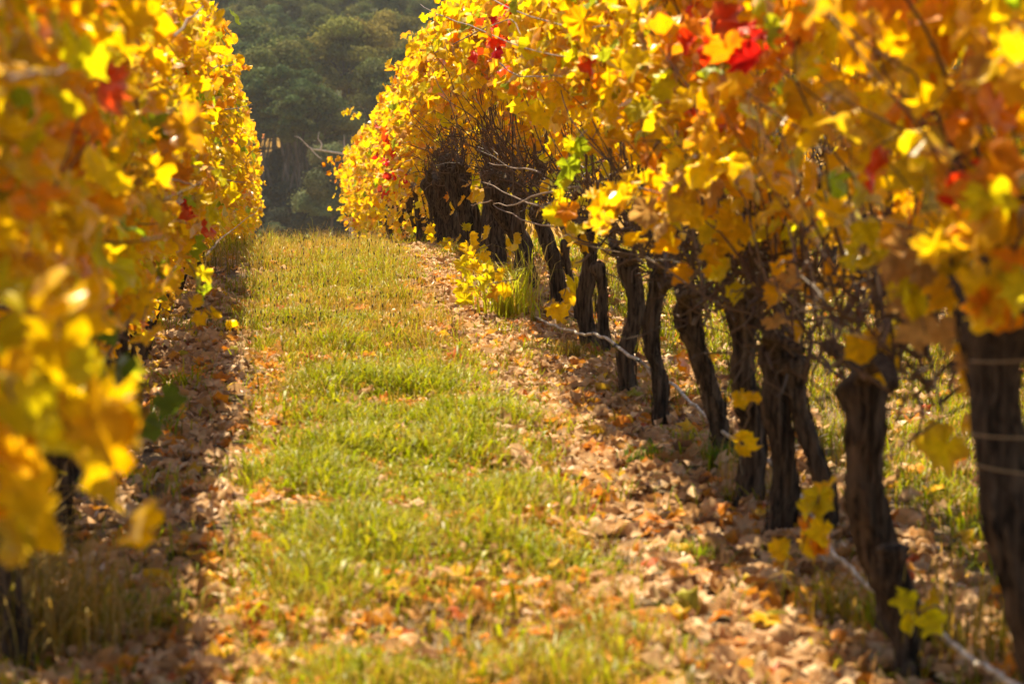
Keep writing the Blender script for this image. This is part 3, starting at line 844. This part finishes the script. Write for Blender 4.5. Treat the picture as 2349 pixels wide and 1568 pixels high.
LIT = np.array([(.60, .36, .16), (.70, .47, .25), (.48, .25, .08), (.70, .24, .015), (.76, .32, .015), (.80, .48, .02), (.22, .10, .04), (.50, .10, .02), (.45, .40, .04)])
def litter_field(seed):
    r = rng_(seed); X, Y = [], []
    for (n, x0, x1, y0, y1, yp) in [(8600, .85, 2.1, 4.5, 20, .9), (5000, .85, 2.0, 18, 34, 1), (1500, .9, 2.0, 34, 47, 1), (5200, -1.15, .0, 4, 18, 1), (1200, -1.1, -.05, 18, 40, 1),
                                    (3800, -.2, .95, 4.5, 11, 1), (1200, -.1, .95, 8, 13, 1), (900, -.1, .95, 12, 30, 1), (2400, 2.0, 4.8, 6, 22, 1), (1600, 3.6, 4.9, 8, 30, 1)]:
        x, y = scatter(n, x0, x1, y0, y1, r, yp)
        d = noise2(x, y, 33, 3.0) * .5 + .5
        edge = np.minimum(np.abs(x - .9), np.abs(x + .08)) < .15
        k = r.uniform(size=n) < np.clip(.38 + d * .9, 0, 1) * np.where(edge, .7, 1)
        X.append(x[k]); Y.append(y[k])
    x = np.concatenate(X); y = np.concatenate(Y); n = len(x)
    P = np.stack([x, y, gz(x, y) + np.where((x > -.1) & (x < .95), r.uniform(.010, .070, n), r.uniform(.006, .04, n))], -1)
    Nn = np.stack([r.normal(0, .30, n), r.normal(0, .30, n) - .05, np.ones(n)], -1)
    Td = np.stack([r.normal(size=n), r.normal(size=n), np.zeros(n)], -1)
    alley = (x > -.15) & (x < .9)
    wts = np.where(alley[:, None], [.22, .14, .11, .20, .18, .07, .05, .02, .01], [.33, .28, .14, .07, .06, .05, .05, .01, .01])
    k = (r.uniform(size=(n, 1)) > np.cumsum(wts, -1)).sum(-1).clip(0, 8)
    C = LIT[k] * r.uniform(.72, 1.12, (n, 1))
    S = np.where(alley, r.uniform(.035, .08, n), r.uniform(.055, .118, n))
    rim = r.uniform(0, .5, n)
    return leaf_mesh("leaf_litter", P, Nn, Td, S, C, T_DRY, (.36, .19, .10), rim, seed=seed)
lit = link("leaf_litter", litter_field(3), M_LITTER)
tag(lit, "dry tan and orange fallen vine leaves strewn along both rows", "fallen leaves", kind="stuff")

# ------------------------------------------------------------------ grass
def blades(P, H, W, lean, C, seed):
    """three-joint curved blades, two faces per joint"""
    r = rng_(seed); n = len(P)
    az = r.uniform(0, 2 * math.pi, n)
    d = np.stack([np.cos(az), np.sin(az), np.zeros(n)], -1)
    s = np.stack([-np.sin(az), np.cos(az), np.zeros(n)], -1)
    az2 = r.uniform(0, 2 * math.pi, n)
    s = unit(s + .6 * np.stack([np.cos(az2), np.sin(az2), np.zeros(n)], -1))
    up = np.array([0, 0, 1.0])
    l = lean[:, None]; h = H[:, None]; wv = W[:, None] * s * .5
    p0 = P
    p1 = P + h * (.45 * up + .12 * l * d)
    p2 = P + h * ((.82 - .10 * l) * up + .42 * l * d)
    p3 = P + h * ((1.0 - .30 * l) * up + .90 * l * d)
    V = np.stack([p0 - wv * .8, p0 + wv * .8, p1 - wv, p1 + wv, p2 - wv * .75, p2 + wv * .75, p3], 1)
    T = np.array([[0, 1, 3], [0, 3, 2], [2, 3, 5], [2, 5, 4], [4, 5, 6]])
    F = T[None] + (np.arange(n) * 7)[:, None, None]
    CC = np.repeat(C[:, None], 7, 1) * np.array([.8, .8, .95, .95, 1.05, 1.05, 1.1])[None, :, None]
    return V.reshape(-1, 3), F.reshape(-1, 3), CC.reshape(-1, 3)

G_GREEN = np.array([.22, .285, .003]); G_LIME = np.array([.42, .385, .005]); G_DRY = np.array([.47, .28, .035]); G_OLIVE = np.array([.21, .17, .012]); G_DEEP = np.array([.13, .22, .02])
def grass_field(seed):
    r = rng_(seed); out = []
    def zone(n, x0, x1, y0, y1, keep, hm, wm, dryf, yp=1.0, seed2=0):
        x, y = scatter(n, x0, x1, y0, y1, r, yp)
        nn = noise2(x, y, 51, 2.3) * .5 + .5
        k = r.uniform(size=n) < np.clip(keep(x, y, nn), 0, 1)
        x, y, nn = x[k], y[k], nn[k]; m = len(x)
        dry = np.clip(dryf(x, y, nn), 0, 1)
        isdry = r.uniform(size=m) < dry
        g = r.uniform(size=(m, 1))
        C = np.where(isdry[:, None], G_DRY * (.75 + .5 * g) * np.array([1, 1, 1]), G_GREEN * (1 - g) + G_LIME * g)
        ol = r.uniform(size=m) < .18
        C = np.where((ol & ~isdry)[:, None], G_OLIVE, C) * r.uniform(.75, 1.15, (m, 1))
        H = hm(y) * (.55 + .9 * (noise2(x, y, 61, 4.0) * .5 + .5)) * r.uniform(.45, 1.35, m) * np.where(isdry, .95, 1.05); W = wm(y) * r.uniform(.6, 1.3, m) * np.where(isdry, .55, 1.0)
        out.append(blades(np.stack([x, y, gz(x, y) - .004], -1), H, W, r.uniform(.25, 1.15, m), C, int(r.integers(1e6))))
    edge = lambda x, a, b, s: np.clip((x - a) / s, 0, 1) * np.clip((b - x) / s, 0, 1)
    lush = lambda x, y: np.exp(-((x - .45) / .42) ** 2 - ((y - 9.5) / 3.2) ** 2)
    # alley
    zone(120000, -.20, 1.10, 4.6, 15, lambda x, y, n: edge(x, -.20, 1.10, .34) * np.clip(1.7 * n - .22 + .3 * (noise2(x, y, 71, 9.0)), .06, 1), lambda y: .115, lambda y: .0054, lambda x, y, n: .52 - .45 * lush(x, y) + 1.1 * (.5 - n) + .15 * (y < 7.5), .9)
    zone(90000, -.32, 1.12, 14, 30, lambda x, y, n: edge(x, -.32, 1.12, .30) * np.clip(1.5 * n - .05 + .3 * (noise2(x, y, 72, 8.0)), .1, 1), lambda y: .12, lambda y: .0048, lambda x, y, n: .74 + 1.0 * (.5 - n))
    zone(60000, -.60, 1.35, 28, 50, lambda x, y, n: .4 + .8 * n, lambda y: .07, lambda y: .009, lambda x, y, n: .5 + .5 * (.5 - n))
    # broad lush blades in the middle of the alley
    zone(16000, -.15, 1.05, 5.0, 14, lambda x, y, n: lush(x, y) * (.2 + .9 * n), lambda y: .12, lambda y: .0130, lambda x, y, n: .12)
    zone(8000, -.15, 1.1, 4.6, 20, lambda x, y, n: .8 * (n > .55), lambda y: .10, lambda y: .009, lambda x, y, n: .15)
    # thin growth in the litter strips
    zone(18000, -1.3, -.1, 4, 20, lambda x, y, n: .06 + .6 * (n > .68), lambda y: .085, lambda y: .006, lambda x, y, n: .35)
    zone(26000, -1.3, -.1, 20, 48, lambda x, y, n: .25 + .6 * n, lambda y: .12, lambda y: .007, lambda x, y, n: .5)
    zone(30000, .95, 2.0, 4.5, 24, lambda x, y, n: .04 + .8 * (n > .60), lambda y: .085, lambda y: .006, lambda x, y, n: .45)
    zone(14000, .95, 2.0, 24, 48, lambda x, y, n: .1 + .5 * n, lambda y: .12, lambda y: .008, lambda x, y, n: .6)
    # the next alley, beyond the right row
    zone(80000, 1.95, 4.1, 6, 22, lambda x, y, n: edge(x, 1.95, 4.2, .3) * (.35 + .7 * n), lambda y: .085, lambda y: .0062, lambda x, y, n: .42 + .4 * (.5 - n))
    zone(50000, 1.8, 6.0, 20, 48, lambda x, y, n: .3 + .7 * n, lambda y: .13, lambda y: .010, lambda x, y, n: .45)
    zone(16000, 4.0, 8.0, 12, 30, lambda x, y, n: .3 + .7 * n, lambda y: .12, lambda y: .010, lambda x, y, n: .45)
    zone(14000, -6.0, -1.2, 3, 48, lambda x, y, n: .3 + .7 * n, lambda y: .12, lambda y: .010, lambda x, y, n: .45)
    # fine straw stalks standing above the sward
    zone(9500, -.20, 1.05, 12, 29, lambda x, y, n: .2 + .8 * n, lambda y: .21, lambda y: .0030, lambda x, y, n: .85)
    zone(4500, -.15, 1.0, 4.6, 12, lambda x, y, n: .1 + .9 * (1 - n), lambda y: .17, lambda y: .0032, lambda x, y, n: .85)
    # tall seeding grass along the crest
    zone(2500, -.6, 1.5, 30, 50, lambda x, y, n: .3 + .6 * n, lambda y: .26, lambda y: .005, lambda x, y, n: .8)
    base = 0; V, F, C = [], [], []
    for a, b, c in out:
        V.append(a); F.append(b + base); C.append(c); base += len(a)
    return tri_mesh("grass", np.concatenate(V), np.concatenate(F), np.concatenate(C), smooth=False)
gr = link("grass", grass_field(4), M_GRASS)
tag(gr, "short green and straw-dry grass between the vine rows", "grass", kind="stuff")

# dark seed heads on thin stalks in the far half of the alley
def seed_heads(seed):
    r = rng_(seed); tb = TB()
    n = 900
    x = r.uniform(-.25, 1.05, n); y = 13 + 33 * r.uniform(size=n) ** 1.1
    for i in range(n):
        g = float(gz(x[i], y[i])); h = r.uniform(.10, .22); dx, dy = r.normal(0, .025, 2)
        b = np.array([x[i], y[i], g]); t = b + [dx, dy, h]
        tb.tube(np.array([b, (b + t) / 2 + [dx * .2, 0, 0], t]), .0012, 3, (.30, .24, .08), cap=False)
        L = r.uniform(.012, .026)
        tb.tube(np.array([t, t + [0, 0, L * .5], t + [dx * .1, 0, L]]), [.0028, .0042, .0015], 5, (.05, .032, .02))
    return tb.build("seed_heads", M_CANE)
tag(seed_heads(8), "dark little seed heads on stalks dotted through the alley grass", "seed heads", kind="stuff")

# clumps of taller grass, each one a thing
def tuft(u, v, n, h, wd, spread, colors, seed, label, lean=(.3, 1.2)):
    r = rng_(seed); b = on_ground(u, v)
    e_ = r.normal(0, spread, (n, 2))
    P = np.stack([e_[:, 0], e_[:, 1], gz(b[0] + e_[:, 0], b[1] + e_[:, 1]) - b[2] - .005], -1)
    C = np.array(colors)[r.integers(0, len(colors), n)] * r.uniform(.75, 1.15, (n, 1))
    V, F, CC = blades(P, h * r.uniform(.4, 1.15, n), wd * r.uniform(.6, 1.3, n), r.uniform(*lean, n), C, seed + 1)
    o = link("grass_tuft", tri_mesh("grass_tuft", V, F, CC, smooth=False), M_GRASS)
    o.location = b
    return tag(o, label, "grass tuft", "tufts of taller grass by the rows")
tuft(1165, 735, 170, .40, .009, .08, [(.62, .60, .02), G_LIME, (.50, .55, .015), G_DRY], 1, "tall bright green grass tuft at the start of the pale hose", (.2, 1.1))
tuft(1200, 720, 70, .55, .006, .06, [(.62, .60, .02), (.66, .5, .12)], 2, "sparse tall grass leaning behind the bright green tuft", (.2, .9))
tuft(1310, 835, 260, .15, .004, .05, [G_OLIVE, G_DRY, (.24, .17, .05)], 3, "rounded brownish grass tuft below the hose's bright bend", (.2, .9))
tuft(1660, 1075, 170, .14, .006, .06, [G_DEEP, G_GREEN, G_OLIVE], 4, "dark green tuft at the foot of the slim leaning trunk")
tuft(1480, 1070, 60, .13, .008, .06, [G_GREEN, G_DEEP], 5, "small broad-bladed tuft in litter left of the slim trunk")
tuft(1585, 1300, 120, .11, .006, .05, [G_OLIVE, G_GREEN], 6, "small olive tuft in the litter below the yellow leaf cluster")
tuft(1930, 1440, 110, .20, .006, .07, [G_LIME, G_DRY, G_OLIVE], 7, "yellowing tuft left of the elbowed trunk's foot")
tuft(2250, 1540, 130, .30, .006, .10, [G_DRY, G_OLIVE, (.30, .22, .04)], 8, "dry tuft behind the hose near the bottom right corner", (.1, .7))
tuft(1730, 1150, 60, .28, .004, .06, [G_DRY, (.35, .25, .08)], 9, "thin straw stalks round the upright trunk behind the hose", (.05, .5))
tuft(330, 1010, 150, .20, .007, .08, [G_GREEN, G_DEEP, G_LIME], 10, "green tuft under the dark green leaves of the left row")
tuft(400, 900, 90, .16, .006, .08, [G_GREEN, G_LIME], 11, "bright little tuft by the left row's trunk feet")
tuft(60, 1500, 420, .40, .004, .13, [(.58, .42, .14), (.45, .31, .09), G_DRY, G_OLIVE], 12, "big brown dry grass clump in the bottom left corner", (.3, 1.5))
tuft(170, 1480, 260, .26, .004, .11, [(.58, .42, .14), G_DRY, G_OLIVE], 13, "lower dry clump right of the big corner clump", (.3, 1.5))
tuft(-30, 1400, 300, .50, .005, .10, [(.50, .36, .11), (.40, .28, .08), G_DRY], 14, "dry clump behind the big corner clump, cut by the left edge", (.2, 1.3))
tuft(330, 1440, 120, .15, .006, .10, [G_GREEN, G_OLIVE], 15, "loose green tuft right of the dry corner clumps")
tuft(1060, 600, 120, .20, .006, .09, [G_DRY, G_OLIVE], 16, "dry tuft among low yellow shoots in the right row")
tuft(930, 560, 220, .28, .006, .14, [(.40, .27, .10), G_DRY, (.30, .19, .07)], 17, "brown dead grass heap under the far half of the right row", (.2, 1.2))
tuft(500, 620, 160, .26, .006, .14, [(.42, .30, .10), G_DRY, G_OLIVE], 18, "tall straw grass at the foot of the left row's far half", (.1, .9))
tuft(545, 590, 160, .24, .008, .14, [G_DRY, G_OLIVE, G_LIME], 19, "pale straw tuft by the twigs at the left row's far end", (.1, .9))

# sticks lying about
def stick(pix, dz, rad, c, label, seed):
    P = np.array([on_ground(u, v) for u, v in pix]); P[:, 2] += np.asarray(dz)
    o = P[0].copy(); r = rng_(seed)
    tb = TB(); S = spline(P, 12) + r.normal(0, .003, (12, 3))
    tb.tube(S - o, np.linspace(rad, rad * .5, 12), 6, c)
    q = S[6]; d = unit(S[8] - S[5]); sd_ = np.cross(d, [0, 0, 1.])
    tb.tube(spline([q, q + d * .05 + sd_ * .04, q + d * .09 + sd_ * .10 + [0, 0, .01]], 4) - o, np.linspace(rad * .5, rad * .25, 4), 5, c)
    ob = tb.build("twig", M_CANE); ob.location = o
    return tag(ob, label, "twig", "pruned twigs on the ground")
stick([(1180, 905), (1290, 850), (1390, 790)], [.01, .03, .10], .0045, (.09, .055, .035), "long dark twig slanting from the litter up to the hose", 1)
stick([(780, 700), (900, 660), (1010, 650)], [.02, .05, .06], .004, (.10, .06, .04), "thin twig stretching from the litter into the alley grass", 2)
stick([(1200, 945), (1300, 930), (1390, 915)], [.01, .01, .02], .004, (.06, .04, .03), "short dark twig flat on the litter below the brown tuft", 3)
stick([(300, 1240), (360, 1190), (410, 1145)], [.015, .02, .03], .004, (.42, .33, .20), "pale straw stalk on bare soil by the left row", 4)
stick([(1760, 1440), (1790, 1470), (1830, 1520)], [.03, .04, .02], .005, (.45, .34, .20), "pale stick in the litter near the bottom right", 5)
stick([(280, 1470), (340, 1440), (400, 1420)], [.03, .05, .04], .004, (.46, .38, .22), "curved pale straw near the dry corner clumps", 6)
stick([(1720, 1110), (1800, 1085), (1900, 1060)], [.05, .09, .12], .004, (.30, .22, .14), "thin pale twig crossing the two-stemmed vine's foot", 7)

# ------------------------------------------------------------------ air between here and the hill
def haze(density):
    x0, x1, y0, y1, z0, z1 = -620, 620, -60, 1020, -20, 130
    V = np.array([[x, y, z] for z in (z0, z1) for y in (y0, y1) for x in (x0, x1)], float)
    F = [[0, 2, 3], [0, 3, 1], [4, 5, 7], [4, 7, 6], [0, 1, 5], [0, 5, 4], [2, 6, 7], [2, 7, 3], [0, 4, 6], [0, 6, 2], [1, 3, 7], [1, 7, 5]]
    m, N, L = new_mat("haze_air")
    out = N.new("ShaderNodeOutputMaterial"); p = N.new("ShaderNodeVolumePrincipled")
    p.inputs["Color"].default_value = (.86, .90, .94, 1); p.inputs["Density"].default_value = density
    p.inputs["Anisotropy"].default_value = .2
    L.new(p.outputs[0], out.inputs["Volume"])
    o = link("haze", tri_mesh("haze", V, np.array(F), smooth=False), m)
    tag(o, "thin pale haze in the air over the valley", "haze", kind="stuff")
haze(.00014)
